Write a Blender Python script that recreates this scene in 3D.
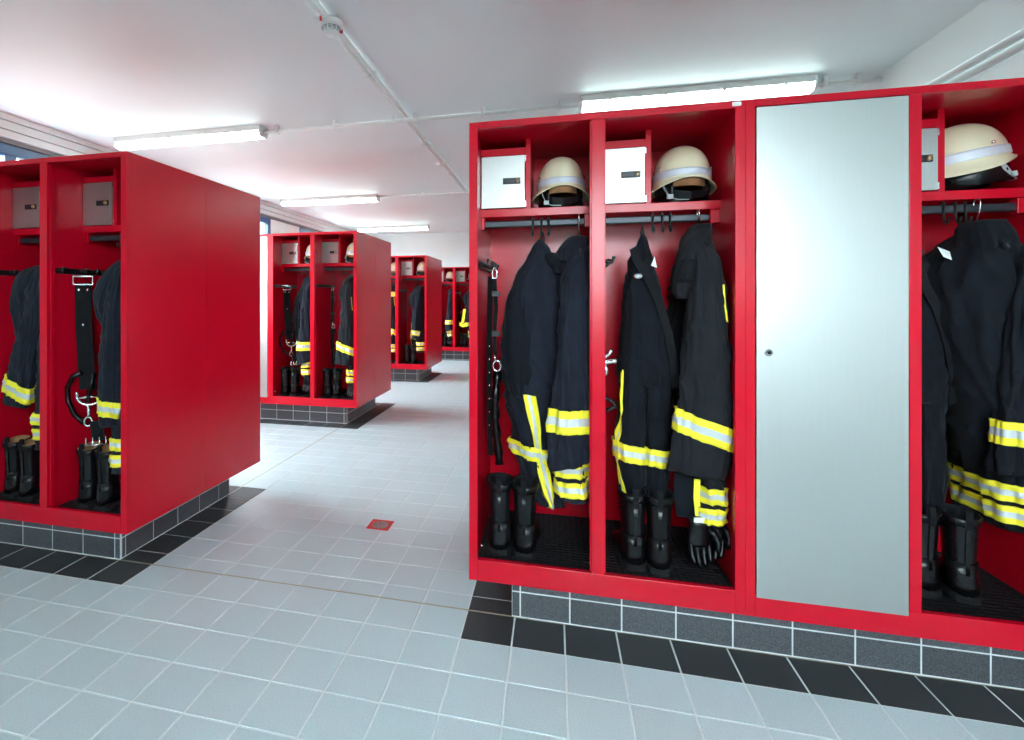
import bpy, bmesh, math, random
import numpy as np
from mathutils import Vector, noise
from mathutils import Matrix

# ------------------------------------------------------------------ scene, camera, world, exposure
for o in list(bpy.data.objects): bpy.data.objects.remove(o, do_unlink=True)
scene = bpy.context.scene
C = scene.collection
random.seed(7)
PI = math.pi

CAM = Vector((0.3589, -2.2911, 1.3341)); YAW = 0.2506
FPX, CX, CY = 537.24, 416.40, 299.49
cam = bpy.data.cameras.new('camera')
cam.sensor_width = 36.0; cam.sensor_fit = 'HORIZONTAL'
cam.lens = FPX / 1024 * 36.0
cam.shift_x = (512 - CX) / 1024
cam.shift_y = (CY - 370) / 1024
cam.clip_start = 0.05; cam.clip_end = 100
camo = bpy.data.objects.new('camera', cam); C.objects.link(camo)
camo.location = CAM; camo.rotation_euler = (PI / 2, 0, YAW)
scene.camera = camo

world = bpy.data.worlds.new('overcast_sky'); scene.world = world
world.use_nodes = True
bg = world.node_tree.nodes['Background']
wn = world.node_tree.nodes; wl = world.node_tree.links
wtc = wn.new('ShaderNodeTexCoord'); wsep = wn.new('ShaderNodeSeparateXYZ'); wramp = wn.new('ShaderNodeValToRGB')
wl.new(wtc.outputs['Generated'], wsep.inputs[0]); wl.new(wsep.outputs['Z'], wramp.inputs[0])
wramp.color_ramp.elements[0].position = 0.0; wramp.color_ramp.elements[0].color = (.10, .105, .10, 1)     # paved ground outside
wramp.color_ramp.elements[1].position = 0.03; wramp.color_ramp.elements[1].color = (.80, .93, 1.0, 1)    # overcast sky
wl.new(wramp.outputs[0], bg.inputs[0]); bg.inputs[1].default_value = 22.0
LAMP = 8.5
vs = scene.view_settings
vs.view_transform = 'Standard'; vs.look = 'None'; vs.gamma = 1.0; vs.use_curve_mapping = False
vs.exposure = 0.88

# ------------------------------------------------------------------ materials
def mat(name, col, rough=0.5, metal=0.0, spec=0.5, var=None, bump=None, emit=None, coat=0.0, aniso=None, stretch=None, rand=0.0, sheen=0.0):
    m = bpy.data.materials.new(name); m.use_nodes = True
    nt = m.node_tree; N = nt.nodes; L = nt.links
    b = N['Principled BSDF']
    b.inputs['Base Color'].default_value = (*col, 1)
    b.inputs['Roughness'].default_value = rough
    b.inputs['Metallic'].default_value = metal
    b.inputs['Specular IOR Level'].default_value = spec
    if coat: b.inputs['Coat Weight'].default_value = coat; b.inputs['Coat Roughness'].default_value = 0.15
    if sheen: b.inputs['Sheen Weight'].default_value = sheen; b.inputs['Sheen Roughness'].default_value = 0.6
    if emit:
        b.inputs['Emission Color'].default_value = (*emit[0], 1); b.inputs['Emission Strength'].default_value = emit[1]
    tc = N.new('ShaderNodeTexCoord'); src = tc.outputs['Object']
    if stretch:
        mp = N.new('ShaderNodeMapping'); mp.inputs['Scale'].default_value = stretch
        L.new(src, mp.inputs[0]); src = mp.outputs[0]
    if var:
        n = N.new('ShaderNodeTexNoise'); n.inputs['Scale'].default_value = var[0]; n.inputs['Detail'].default_value = 4
        L.new(src, n.inputs['Vector'])
        r = N.new('ShaderNodeMapRange'); r.inputs[1].default_value = 0.3; r.inputs[2].default_value = 0.7
        r.inputs[3].default_value = 1 - var[1]; r.inputs[4].default_value = 1 + var[1]
        L.new(n.outputs[0], r.inputs[0])
        mx = N.new('ShaderNodeVectorMath'); mx.operation = 'SCALE'; mx.inputs[0].default_value = col
        L.new(r.outputs[0], mx.inputs['Scale'])
        out = mx.outputs[0]
        if rand:
            oi = N.new('ShaderNodeObjectInfo')
            r2 = N.new('ShaderNodeMapRange'); r2.inputs[3].default_value = 1 - rand; r2.inputs[4].default_value = 1 + rand
            L.new(oi.outputs['Random'], r2.inputs[0])
            mx2 = N.new('ShaderNodeVectorMath'); mx2.operation = 'SCALE'
            L.new(out, mx2.inputs[0]); L.new(r2.outputs[0], mx2.inputs['Scale']); out = mx2.outputs[0]
        L.new(out, b.inputs['Base Color'])
    if bump:
        n2 = N.new('ShaderNodeTexNoise'); n2.inputs['Scale'].default_value = bump[0]; n2.inputs['Detail'].default_value = 3
        L.new(src, n2.inputs['Vector'])
        bp = N.new('ShaderNodeBump'); bp.inputs['Strength'].default_value = bump[1]; bp.inputs['Distance'].default_value = 0.01
        L.new(n2.outputs[0], bp.inputs['Height']); L.new(bp.outputs[0], b.inputs['Normal'])
    return m

M = {}
M['red'] = mat('red_powder_coat', (0.58, 0.002, 0.017), 0.24, spec=0.28, var=(3, 0.04), bump=(260, 0.02))
M['alu'] = mat('brushed_aluminium', (0.46, 0.46, 0.445), 0.40, metal=0.9, var=(6, 0.012), stretch=(40, 40, 1))
M['steel'] = mat('steel', (0.75, 0.75, 0.76), 0.25, metal=1.0, var=(30, 0.05))
M['rail'] = mat('dark_metal_rail', (0.035, 0.038, 0.048), 0.4, metal=0.4, var=(20, 0.1))
M['black'] = mat('black_plastic', (0.008, 0.008, 0.009), 0.45, var=(20, 0.2))
M['gap'] = mat('dark_gap', (0.01, 0.008, 0.008), 0.9, var=(20, 0.1))
M['webbing'] = mat('black_webbing', (0.006, 0.006, 0.008), 0.8, spec=0.2, var=(60, 0.3), bump=(400, 0.3))
M['leather'] = mat('black_leather', (0.004, 0.004, 0.005), 0.27, spec=0.3, var=(15, 0.3), bump=(120, 0.15))
M['sole'] = mat('black_rubber_sole', (0.008, 0.008, 0.009), 0.7, spec=0.25, var=(40, 0.2), bump=(150, 0.3))
M['tan'] = mat('tan_leather_lining', (0.36, 0.17, 0.07), 0.7, var=(20, 0.2))
M['cloth'] = mat('navy_turnout_cloth', (0.0075, 0.0095, 0.018), 0.8, spec=0.18, var=(14, 0.25), bump=(350, 0.25), sheen=0.04)
M['cloth2'] = mat('black_turnout_cloth', (0.004, 0.0052, 0.009), 0.8, spec=0.15, var=(14, 0.25), bump=(350, 0.25), sheen=0.03)
M['cloth3'] = mat('charcoal_turnout_cloth', (0.0085, 0.0092, 0.013), 0.8, spec=0.18, var=(14, 0.25), bump=(350, 0.25), sheen=0.04)
M['yellow'] = mat('fluorescent_yellow_tape', (0.93, 0.80, 0.03), 0.6, var=(30, 0.05))
M['silver'] = mat('silver_reflective_tape', (0.58, 0.60, 0.62), 0.45, metal=0.25, var=(40, 0.05))
M['white'] = mat('white_plastic', (0.80, 0.82, 0.80), 0.4, var=(10, 0.03))
M['paint'] = mat('white_wall_paint', (0.76, 0.84, 0.845), 0.6, var=(1.5, 0.03), bump=(90, 0.06))
M['ceil'] = mat('white_ceiling_paint', (0.82, 0.895, 0.895), 0.5, spec=0.3, var=(1.2, 0.02), bump=(60, 0.03))
M['duct'] = mat('grey_white_trunking', (0.62, 0.67, 0.66), 0.45, var=(5, 0.03))
M['blue'] = mat('blue_window_frame', (0.002, 0.05, 0.18), 0.35, var=(5, 0.05))
M['tile'] = mat('light_grey_tile', (0.565, 0.645, 0.675), 0.34, spec=0.5, var=(190, 0.10), bump=(150, 0.03), rand=0.035)
M['dtile'] = mat('anthracite_tile', (0.036, 0.040, 0.043), 0.42, spec=0.5, var=(220, 0.35), bump=(150, 0.05), rand=0.12)
M['ptile'] = mat('speckled_plinth_tile', (0.085, 0.088, 0.098), 0.40, spec=0.5, var=(260, 0.55), bump=(150, 0.05), rand=0.12)
M['grout'] = mat('pale_grout', (0.74, 0.77, 0.77), 0.8, var=(20, 0.05))
M['joint'] = mat('beige_expansion_joint', (0.42, 0.38, 0.28), 0.7, var=(12, 0.1))
M['mat'] = mat('black_rubber_mat', (0.006, 0.006, 0.007), 0.5, spec=0.3, var=(40, 0.3))
M['cream'] = mat('cream_helmet_enamel', (0.88, 0.80, 0.56), 0.30, var=(6, 0.05), coat=0.3)
M['hband'] = mat('pale_reflective_band', (0.70, 0.72, 0.78), 0.4, metal=0.1, var=(40, 0.04))
M['strapgrey'] = mat('grey_strap', (0.42, 0.42, 0.43), 0.6, var=(30, 0.1))
M['brass'] = mat('brass_knob', (0.75, 0.62, 0.36), 0.3, metal=0.9, var=(30, 0.05))
M['orange'] = mat('orange_webbing', (0.85, 0.33, 0.03), 0.6, var=(30, 0.1))
M['recess_shade'] = mat('painted_recess_shade', (0.12, 0.13, 0.14), 0.5, var=(6, 0.05))  # dark grey standing in for shade in the window-head recess
M['tube'] = mat('lit_diffuser', (0.9, 0.9, 0.9), 0.4, var=(5, 0.02), emit=((0.80, 1.0, 0.97), LAMP))
M['redplastic'] = mat('red_plastic', (0.62, 0.03, 0.03), 0.4, var=(10, 0.05))
M['grate'] = mat('drain_grate', (0.34, 0.28, 0.26), 0.45, metal=0.4, var=(20, 0.1))
g = bpy.data.materials.new('window_glass'); g.use_nodes = True
gn = g.node_tree.nodes; gn.remove(gn['Principled BSDF'])
g1_ = gn.new('ShaderNodeBsdfTransparent'); g1_.inputs[0].default_value = (.95, .98, .98, 1)
g2_ = gn.new('ShaderNodeBsdfGlossy'); g2_.inputs['Roughness'].default_value = 0.02
g3_ = gn.new('ShaderNodeMixShader'); g3_.inputs[0].default_value = 0.06
g.node_tree.links.new(g1_.outputs[0], g3_.inputs[1]); g.node_tree.links.new(g2_.outputs[0], g3_.inputs[2])
g.node_tree.links.new(g3_.outputs[0], gn['Material Output'].inputs[0])
M['glass'] = g

# ------------------------------------------------------------------ helpers
ORG = {}
def thing(name, label, cat, loc=(0, 0, 0), group=None, org=None):
    o = bpy.data.objects.new(name, None); C.objects.link(o)
    o.empty_display_size = 0.05
    o.location = loc; o['label'] = label; o['category'] = cat
    if group: o['group'] = group
    ORG[o.name] = Vector(loc if org is None else org)
    return o

def mk(name, V, F, mats, parent=None, midx=None, smooth=False, org=None):
    if parent is not None: og = ORG[parent.name]
    else: og = Vector(org) if org else Vector((0, 0, 0))
    me = bpy.data.meshes.new(name)
    V = [(v[0] - og[0], v[1] - og[1], v[2] - og[2]) for v in V]
    me.from_pydata(V, [], F)
    if not isinstance(mats, (list, tuple)): mats = [mats]
    for m in mats: me.materials.append(M[m] if isinstance(m, str) else m)
    if midx is not None: me.polygons.foreach_set('material_index', midx)
    if smooth: me.polygons.foreach_set('use_smooth', [True] * len(F))
    me.update()
    o = bpy.data.objects.new(name, me); C.objects.link(o)
    if parent is not None: o.parent = parent
    elif org: o.location = og
    ORG[o.name] = og
    return o

class MB:
    def __init__(s): s.V = []; s.F = []; s.I = []; s.S = []
    def add(s, V, F, mi=0, sm=False):
        n = len(s.V); s.V += [tuple(v) for v in V]
        s.F += [tuple(i + n for i in f) for f in F]; s.I += [mi] * len(F); s.S += [sm] * len(F)
        return s
    def box(s, x0, x1, y0, y1, z0, z1, mi=0):
        V = [(x0, y0, z0), (x1, y0, z0), (x1, y1, z0), (x0, y1, z0), (x0, y0, z1), (x1, y0, z1), (x1, y1, z1), (x0, y1, z1)]
        F = [(0, 3, 2, 1), (4, 5, 6, 7), (0, 1, 5, 4), (1, 2, 6, 5), (2, 3, 7, 6), (3, 0, 4, 7)]
        return s.add(V, F, mi)
    def tube(s, pts, r, n=8, mi=0, closed=False, flat=None):
        pts = [Vector(p) for p in pts]; V = []; F = []
        N = len(pts); up = Vector((0, 0, 1)); prev = None
        for i, p in enumerate(pts):
            a = pts[(i - 1) % N] if (closed or i > 0) else p
            b = pts[(i + 1) % N] if (closed or i < N - 1) else p
            d = (b - a).normalized()
            if prev is None:
                u = d.cross(up)
                if u.length < 1e-3: u = d.cross(Vector((0, 1, 0)))
            else: u = prev - d * prev.dot(d)
            u.normalize(); w = d.cross(u); prev = u
            rr = r[i] if isinstance(r, (list, tuple)) else r
            for k in range(n):
                t = 2 * PI * k / n
                V.append(p + u * (math.cos(t) * rr) + w * (math.sin(t) * rr))
        for i in range(N if closed else N - 1):
            j = (i + 1) % N
            for k in range(n):
                l = (k + 1) % n
                F.append((i * n + k, i * n + l, j * n + l, j * n + k))
        if not closed: F.append(tuple(reversed(range(n)))); F.append(tuple(range((N - 1) * n, N * n)))
        return s.add(V, F, mi, True)
    def ribbon(s, pts, w, t, side, mi=0):
        # flat strap: points, width along vector 'side', thickness t
        side = Vector(side).normalized(); pts = [Vector(p) for p in pts]; V = []; F = []; N = len(pts)
        for i, p in enumerate(pts):
            d = (pts[min(i + 1, N - 1)] - pts[max(i - 1, 0)]).normalized()
            nrm = d.cross(side).normalized(); sd = side
            for a, b in ((-1, -1), (1, -1), (1, 1), (-1, 1)): V.append(p + sd * (a * w / 2) + nrm * (b * t / 2))
        for i in range(N - 1):
            for k in range(4):
                l = (k + 1) % 4; F.append((i * 4 + k, i * 4 + l, i * 4 + 4 + l, i * 4 + 4 + k))
        F.append((3, 2, 1, 0)); F.append(tuple(range(4 * N - 4, 4 * N)))
        return s.add(V, F, mi, False)
    def cyl(s, c, axis, r, h, n=16, mi=0):
        a = Vector(axis).normalized(); c = Vector(c)
        return s.tube([c, c + a * h], r, n, mi)
    def build(s, name, mats, parent=None, bevel=0, org=None):
        o = mk(name, s.V, s.F, mats, parent, s.I, False, org)
        o.data.polygons.foreach_set('use_smooth', s.S)
        if bevel:
            b = o.modifiers.new('bevel', 'BEVEL'); b.width = bevel; b.segments = 2; b.limit_method = 'ANGLE'
        return o

def bx(name, x0, x1, y0, y1, z0, z1, m, parent=None, bevel=0, org=None):
    return MB().box(x0, x1, y0, y1, z0, z1).build(name, m, parent, bevel, org)

def struct(o):
    o['kind'] = 'structure'; return o
def tag(o, label, cat, group=None):
    o['label'] = label; o['category'] = cat
    if group: o['group'] = group
    return o
KIDS = {}
def dup(root, delta=(0, 0, 0), label=None, group=None, rotz=0.0, scale=None):
    r = root.copy(); C.objects.link(r)
    r.location = root.location + Vector(delta)
    if rotz: r.rotation_euler.z = root.rotation_euler.z + rotz
    if scale: r.scale = scale
    if label: r['label'] = label
    if group: r['group'] = group
    ORG[r.name] = ORG[root.name]
    for ch in list(root.children):
        c = ch.copy(); C.objects.link(c); c.parent = r
        for gc in list(ch.children):
            d = gc.copy(); C.objects.link(d); d.parent = c
    return r

def smooth_interp(st, z):
    # st: stations sorted with z descending: (z, cx, cy, rx, ry); monotone-ish cubic
    n = len(st)
    if z >= st[0][0]: return st[0][1:]
    if z <= st[-1][0]: return st[-1][1:]
    for i in range(n - 1):
        if st[i][0] >= z >= st[i + 1][0]: break
    a, b = st[i], st[i + 1]; h = b[0] - a[0]; t = (z - a[0]) / h
    p, q = st[max(i - 1, 0)], st[min(i + 2, n - 1)]
    out = []
    for k in range(1, 5):
        m0 = (b[k] - p[k]) / (b[0] - p[0]) * h; m1 = (q[k] - a[k]) / (q[0] - a[0]) * h
        t2 = t * t; t3 = t2 * t
        out.append((2 * t3 - 3 * t2 + 1) * a[k] + (t3 - 2 * t2 + t) * m0 + (-2 * t3 + 3 * t2) * b[k] + (t3 - t2) * m1)
    return out

class Loft:
    """cloth tube hanging along z with folds; angle 0 = +x, -90 deg = -y (towards the aisle)"""
    def __init__(s, st, seed=0, fold=0.012, pw=0.8, cutx=0.0, cuty=0.0):
        s.st = [tuple(map(float, q)) for q in st]; s.seed = seed; s.fold = fold; s.pw = pw; s.cutx = cutx; s.cuty = cuty
        s.z1 = s.st[0][0]; s.z0 = s.st[-1][0]
    def P(s, z, a, off=0.0):
        cx, cy, rx, ry = smooth_interp(s.st, z)
        c, sn = math.cos(a), math.sin(a)
        ux = math.copysign(abs(c) ** s.pw, c); uy = math.copysign(abs(sn) ** s.pw, sn)
        v = Vector((c * 1.6 + s.seed * 3.1, sn * 1.6, z * 2.3))
        f = noise.noise(v) * 1.1
        v2 = Vector((c * 3.2 + s.seed * 1.7, sn * 3.2 + 9, z * 3.0 + c * 2)); f += (1 - 2 * abs(noise.noise(v2))) * 0.5 - 0.25
        v3 = Vector((c * 4 + s.seed, sn * 4 + c * 1.5, z * 9 + c * 3)); f += noise.noise(v3) * 0.35
        v4 = Vector((c * 2.2 + s.seed * 2.3, sn * 2.2 + 4, z * 5.5 + c * 1.8)); f += (1 - min(1, 3 * abs(noise.noise(v4)))) ** 2 * 1.25 - 0.3
        fade = min(1, (s.z1 - z) / 0.12 + 0.25)
        d = s.fold * f * fade + off
        zz = z + s.cutx * ux + s.cuty * uy
        return Vector((cx + ux * rx + c * d, cy + uy * ry + sn * d, zz))
    def build(s, name, m, parent, nz=None, na=56, captop=True, capbot=False):
        nz = nz or max(12, int((s.z1 - s.z0) / 0.013))
        V = []; F = []
        for i in range(nz + 1):
            z = s.z1 + (s.z0 - s.z1) * i / nz
            for k in range(na): V.append(s.P(z, 2 * PI * k / na))
        for i in range(nz):
            for k in range(na):
                l = (k + 1) % na; F.append((i * na + k, (i + 1) * na + k, (i + 1) * na + l, i * na + l))
        # hem thickness turned inwards, closed underneath
        def cap(i, z, flip):
            b = len(V)
            cx, cy, rx, ry = smooth_interp(s.st, z)
            for k in range(na):
                p = V[i * na + k]; V.append(Vector((cx + (p[0] - cx) * .88, cy + (p[1] - cy) * .88, p[2] + (.015 if not flip else -.0))))
            for k in range(na):
                l = (k + 1) % na
                q = (i * na + k, b + k, b + l, i * na + l); F.append(q if not flip else tuple(reversed(q)))
            V.append(Vector((cx, cy, z + (.03 if not flip else .006)))); c = len(V) - 1
            for k in range(na):
                l = (k + 1) % na; q = (b + k, c, b + l); F.append(q if not flip else tuple(reversed(q)))
        cap(nz, s.z0, False)
        if captop: cap(0, s.z1, True)
        return mk(name, V, F, m, parent, None, True)
    def band(s, name, parent, z0, z1, a0=0.0, a1=2 * PI, tx=0.0, ty=0.0, cols=(0.30, 0.70), nz=9, na=64, off=0.0055):
        """three-stripe tape round the loft, tilted by tx, ty"""
        V = []; F = []; I = []
        full = abs(a1 - a0 - 2 * PI) < 1e-4; n = na if full else na + 1
        for i in range(nz + 1):
            for k in range(n):
                a = a0 + (a1 - a0) * k / na
                z = z1 + (z0 - z1) * i / nz + tx * math.cos(a) + ty * math.sin(a)
                V.append(s.P(z, a, off))
        for i in range(nz):
            t = (i + .5) / nz
            for k in range(na):
                l = (k + 1) % n; F.append((i * n + k, (i + 1) * n + k, (i + 1) * n + l, i * n + l)); I.append(1 if cols[0] < t < cols[1] else 0)
        o = mk(name, V, F, ['yellow', 'silver'], parent, I, True)
        sd = o.modifiers.new('thickness', 'SOLIDIFY'); sd.thickness = 0.002; sd.offset = 1
        return o
    def stripe(s, name, parent, pts, w=0.042, off=0.004, mats=('yellow', 'silver'), n=40):
        """tape running down the loft: pts = [(z, angle)...]"""
        V = []; F = []; I = []; nw = 9
        zs = [p[0] for p in pts]; an = [p[1] for p in pts]
        for i in range(n + 1):
            z = zs[0] + (zs[-1] - zs[0]) * i / n
            a = float(np.interp(-z, [-q for q in zs], an))
            cx, cy, rx, ry = smooth_interp(s.st, z)
            e = 0.02
            d = (s.P(z, a + e) - s.P(z, a - e)).length / (2 * e)
            da = w / 2 / max(d, 0.02)
            for k in range(nw + 1): V.append(s.P(z, a - da + 2 * da * k / nw, off))
        for i in range(n):
            for k in range(nw):
                j = i * (nw + 1) + k; F.append((j, j + nw + 1, j + nw + 2, j + 1)); I.append(1 if 3 <= k < 6 else 0)
        o = mk(name, V, F, list(mats), parent, I, True)
        sd = o.modifiers.new('thickness', 'SOLIDIFY'); sd.thickness = 0.002; sd.offset = 1
        return o

# ------------------------------------------------------------------ room shell
H = 2.90; XL, XR, YF, YB = -4.15, 2.55, -3.9, 10.03
struct(bx('ceiling', XL - .2, XR + .2, YF - .2, YB + .2, H, H + .15, 'ceil'))
struct(bx('wall_right', XR, XR + .2, YF, YB, 0, H, 'paint'))
struct(bx('wall_back', XL - .2, XR + .2, YB, YB + .2, 0, H, 'paint'))
WZ0, WZ1 = 1.15, 2.655
WIN = [(0.2, 2.4), (3.45, 5.65), (6.7, 8.9)]
w = MB(); w.box(XL - .2, XL, YF, YB, 0, WZ0); w.box(XL - .2, XL, YF, YB, WZ1, H)
ed = [YF] + [v for p in WIN for v in p] + [YB]
for i in range(0, len(ed), 2): w.box(XL - .2, XL, ed[i], ed[i + 1], WZ0, WZ1)
struct(w.build('wall_left', 'paint'))
for i, (y0, y1) in enumerate(WIN):
    wo = MB(); fx0, fx1 = XL - .06, XL + .012; fw = .09
    wo.box(fx0, fx1, y0, y1, WZ1 - fw, WZ1).box(fx0, fx1, y0, y1, WZ0, WZ0 + fw)
    wo.box(fx0, fx1, y0, y0 + fw, WZ0 + fw, WZ1 - fw).box(fx0, fx1, y1 - fw, y1, WZ0 + fw, WZ1 - fw)
    ym = (y0 + y1) / 2; wo.box(fx0, fx1, ym - .05, ym + .05, WZ0 + fw, WZ1 - fw)
    wf = struct(wo.build('window_%d' % (i + 1), 'blue', None, .004))
    for (a, b) in ((y0 + fw, ym - .05), (ym + .05, y1 - fw)):
        bx('window_pane', XL - .035, XL - .029, a, b, WZ0 + fw, WZ1 - fw, 'glass', wf)
    bx('window_sill', XL - .06, XL + .06, y0 - .03, y1 + .03, WZ0 - .03, WZ0, 'white', wf)

FW0, FW1 = 1.35, 2.555
ADDED_WIN = [(.0, 1.9)]  # unseen opening, added and sized for front light and the silver door's reflection
w = MB(); w.box(XL - .2, XR + .2, YF - .2, YF, 0, FW0); w.box(XL - .2, XR + .2, YF - .2, YF, FW1, H)
ed = [XL - .2] + [v for p in ADDED_WIN for v in p] + [XR + .2]
for i in range(0, len(ed), 2): w.box(ed[i], ed[i + 1], YF - .2, YF, FW0, FW1)
struct(w.build('wall_front', 'paint'))
for i, (x0, x1) in enumerate(ADDED_WIN):
    wo = MB(); a, b = YF - .012 + .0, YF - .07; fw = .07; a, b = b, YF + .012
    wo.box(x0, x1, a, b, FW1 - fw, FW1).box(x0, x1, a, b, FW0, FW0 + fw)
    wo.box(x0, x0 + fw, a, b, FW0 + fw, FW1 - fw).box(x1 - fw, x1, a, b, FW0 + fw, FW1 - fw)
    wf = struct(wo.build('window_%d' % (i + 4), 'blue', None, .004))  # added window behind the camera, lets in light on the locker fronts
    bx('window_pane', x0 + fw, x1 - fw, YF - .035, YF - .029, FW0 + fw, FW1 - fw, 'glass', wf)
    bx('window_sill', x0 - .03, x1 + .03, YF - .06, YF + .06, FW0 - .03, FW0, 'white', wf)

# ---- floor: grout bed and tiles
flo = struct(bx('floor', XL - .2, XR + .2, YF - .2, YB + .2, -.12, -.0018, 'grout'))
xs = [round(.2 * k, 3) for k in range(-21, 14)]
ys = [round(-.2 * k, 3) for k in range(19, -1, -1)] + [round(.115 + .2 * k, 3) for k in range(0, 50)]
# plinths: (x0, x1, y0, y1)
PL = [(0.186, XR, 0.0, 0.957), (XL, -1.795, 0.0, 0.957), (XL, -1.795, 3.115, 4.065), (XL, -1.795, 6.29, 7.24), (XL, XR, 9.52, YB), (0.186, XR, 3.115, 4.065), (0.186, XR, 6.29, 7.24)]
def px(x, y, z):
    d = Vector((x, y, z)) - CAM; c, s = math.cos(-YAW), math.sin(-YAW)
    a = d.x * c - d.y * s; b = d.x * s + d.y * c
    if b < .3: return None
    return CX + FPX * a / b, CY - FPX * d.z / b
def dark(xc, yc):
    for x0, x1, y0, y1 in PL:
        if x0 - .2 < xc < x1 + .2 and y0 - .21 < yc < y1 + .17: return True
    return False
def inside(x0, x1, y0, y1):
    return any(p[0] <= x0 + .01 and x1 - .01 <= p[1] and p[2] <= y0 + .01 and y1 - .01 <= p[3] for p in PL)
tl = []
for i in range(len(xs) - 1):
    for j in range(len(ys) - 1):
        x0, x1, y0, y1 = xs[i], xs[i + 1], ys[j], ys[j + 1]
        if x0 < XL or x1 > XR or y0 < YF or y1 > YB or inside(x0, x1, y0, y1): continue
        q = [px(*c, 0) for c in ((x0, y0), (x1, y0), (x1, y1), (x0, y1))]
        ar = 0
        if all(q) and any(-5 < a < 1029 and 300 < b < 745 for a, b in q):
            ar = abs(sum(q[k][0] * q[(k + 1) % 4][1] - q[(k + 1) % 4][0] * q[k][1] for k in range(4))) / 2
            # part hidden behind the locker blocks shows nothing
            xc, yc = (x0 + x1) / 2, (y0 + y1) / 2
            for rx0, rx1, ry in ((0.03, 9, -.13), (-9, -1.64, -.13)):
                if yc > ry + .3:
                    t = (ry + .05 - CAM.y) / (yc - CAM.y); xi = CAM.x + (xc - CAM.x) * t
                    zi = CAM.z * (1 - t)
                    if rx0 < xi < rx1 and zi > .2: ar = 0
        tl.append((ar, x0, x1, y0, y1))
tl.sort(key=lambda t: -t[0])
def tile_mb(hx, hy):
    g_ = .0032; b_ = .0015; hx -= g_; hy -= g_
    V = [(-hx, -hy, -.006), (hx, -hy, -.006), (hx, hy, -.006), (-hx, hy, -.006),
         (-hx, -hy, -b_), (hx, -hy, -b_), (hx, hy, -b_), (-hx, hy, -b_),
         (-hx + b_, -hy + b_, 0), (hx - b_, -hy + b_, 0), (hx - b_, hy - b_, 0), (-hx + b_, hy - b_, 0)]
    F = [(8, 9, 10, 11)]
    for k in range(4):
        l = (k + 1) % 4; F += [(k, l, 4 + l, 4 + k), (4 + k, 4 + l, 8 + l, 8 + k)]
    return V, F
TM = {}
def tile_mesh(hx, hy, m):
    key = (round(hx, 3), round(hy, 3), m)
    if key not in TM:
        V, F = tile_mb(hx, hy); me = bpy.data.meshes.new('floor_tile'); me.from_pydata(V, [], F); me.materials.append(M[m]); TM[key] = me
    return TM[key]
cnt = {'floor_tile': 0, 'dark_border_tile': 0}
rest = {'tile': MB(), 'dtile': MB()}
for ar, x0, x1, y0, y1 in tl:
    xc, yc = (x0 + x1) / 2, (y0 + y1) / 2; dk = dark(xc, yc); nm = 'dark_border_tile' if dk else 'floor_tile'
    if ar > 60 and cnt[nm] < 290:
        cnt[nm] += 1
        o = bpy.data.objects.new(nm, tile_mesh((x1 - x0) / 2, (y1 - y0) / 2, 'dtile' if dk else 'tile')); C.objects.link(o)
        o.location = (xc, yc, random.uniform(-.0004, .0004)); o.parent = flo
    else:
        V, F = tile_mb((x1 - x0) / 2, (y1 - y0) / 2)
        rest['dtile' if dk else 'tile'].add([(a + xc, b + yc, c) for a, b, c in V], F)
for k, nm in (('tile', 'far_floor_tiles'), ('dtile', 'far_border_tiles')):
    o = rest[k].build(nm, k, flo); o['kind'] = 'stuff'
ej = MB(); ej.box(XL, XR, -.006, .006, -.006, -.0001); ej.box(-1.806, -1.794, 1.12, 3.1, -.006, -.0002)
ej.build('expansion_joint', 'joint', flo)

# ---- tiled plinths
PTM = {}
for pi, (x0, x1, y0, y1) in enumerate(PL):
    core = struct(bx('trim_%d' % (pi + 1), x0 + .0015, x1 - .0015, y0 + .0015, y1 - .0015, -.004, .197, 'grout'))
    def ptile(cx, cy, cz, lx, ly, lz):
        g_ = .003
        key = (round(lx, 3), round(ly, 3), round(lz, 3))
        if key not in PTM:
            hx, hy, hz = lx / 2, ly / 2, lz / 2
            if lx > ly: hx -= g_
            else: hy -= g_
            hz -= g_
            me = bpy.data.meshes.new('plinth_tile'); b = MB().box(-hx, hx, -hy, hy, -hz, hz)
            me.from_pydata(b.V, [], b.F); me.materials.append(M['ptile']); PTM[key] = me
        o = bpy.data.objects.new('plinth_tile', PTM[key]); C.objects.link(o); o.location = (cx, cy, cz); o.parent = core
    left = x1 < -1
    # front face
    edges = []
    if pi == 4:
        a = -3.0; edges = [(-3.0 + .2 * k, -2.8 + .2 * k) for k in range(14)]
    elif left:
        a = x1; edges = [(a - .034, a)]; a -= .034
        while a - .2 > x0 + .3: edges.append((a - .2, a)); a -= .2
    else:
        edges = [(x0, x0 + .036)]; a = x0 + .036
        while a + .2 < x1: edges.append((a, a + .2)); a += .2
    for (a, b) in edges:
        ptile((a + b) / 2, y0 + .005, .0545, b - a, .010, .105)
        ptile((a + b) / 2, y0 + .005, .1525, b - a, .010, .091)
    if pi == 4: continue
    sx = x1 - .005 if left else x0 + .005
    a = y0 + .011; fe = [(a, a + .026)]; a += .026
    while a < y1 - .03: fe.append((a, min(a + .2, y1))); a += .2
    for (a, b) in fe:
        ptile(sx, (a + b) / 2, .0545, .010, b - a, .105)
        ptile(sx, (a + b) / 2, .1525, .010, b - a, .091)

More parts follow.
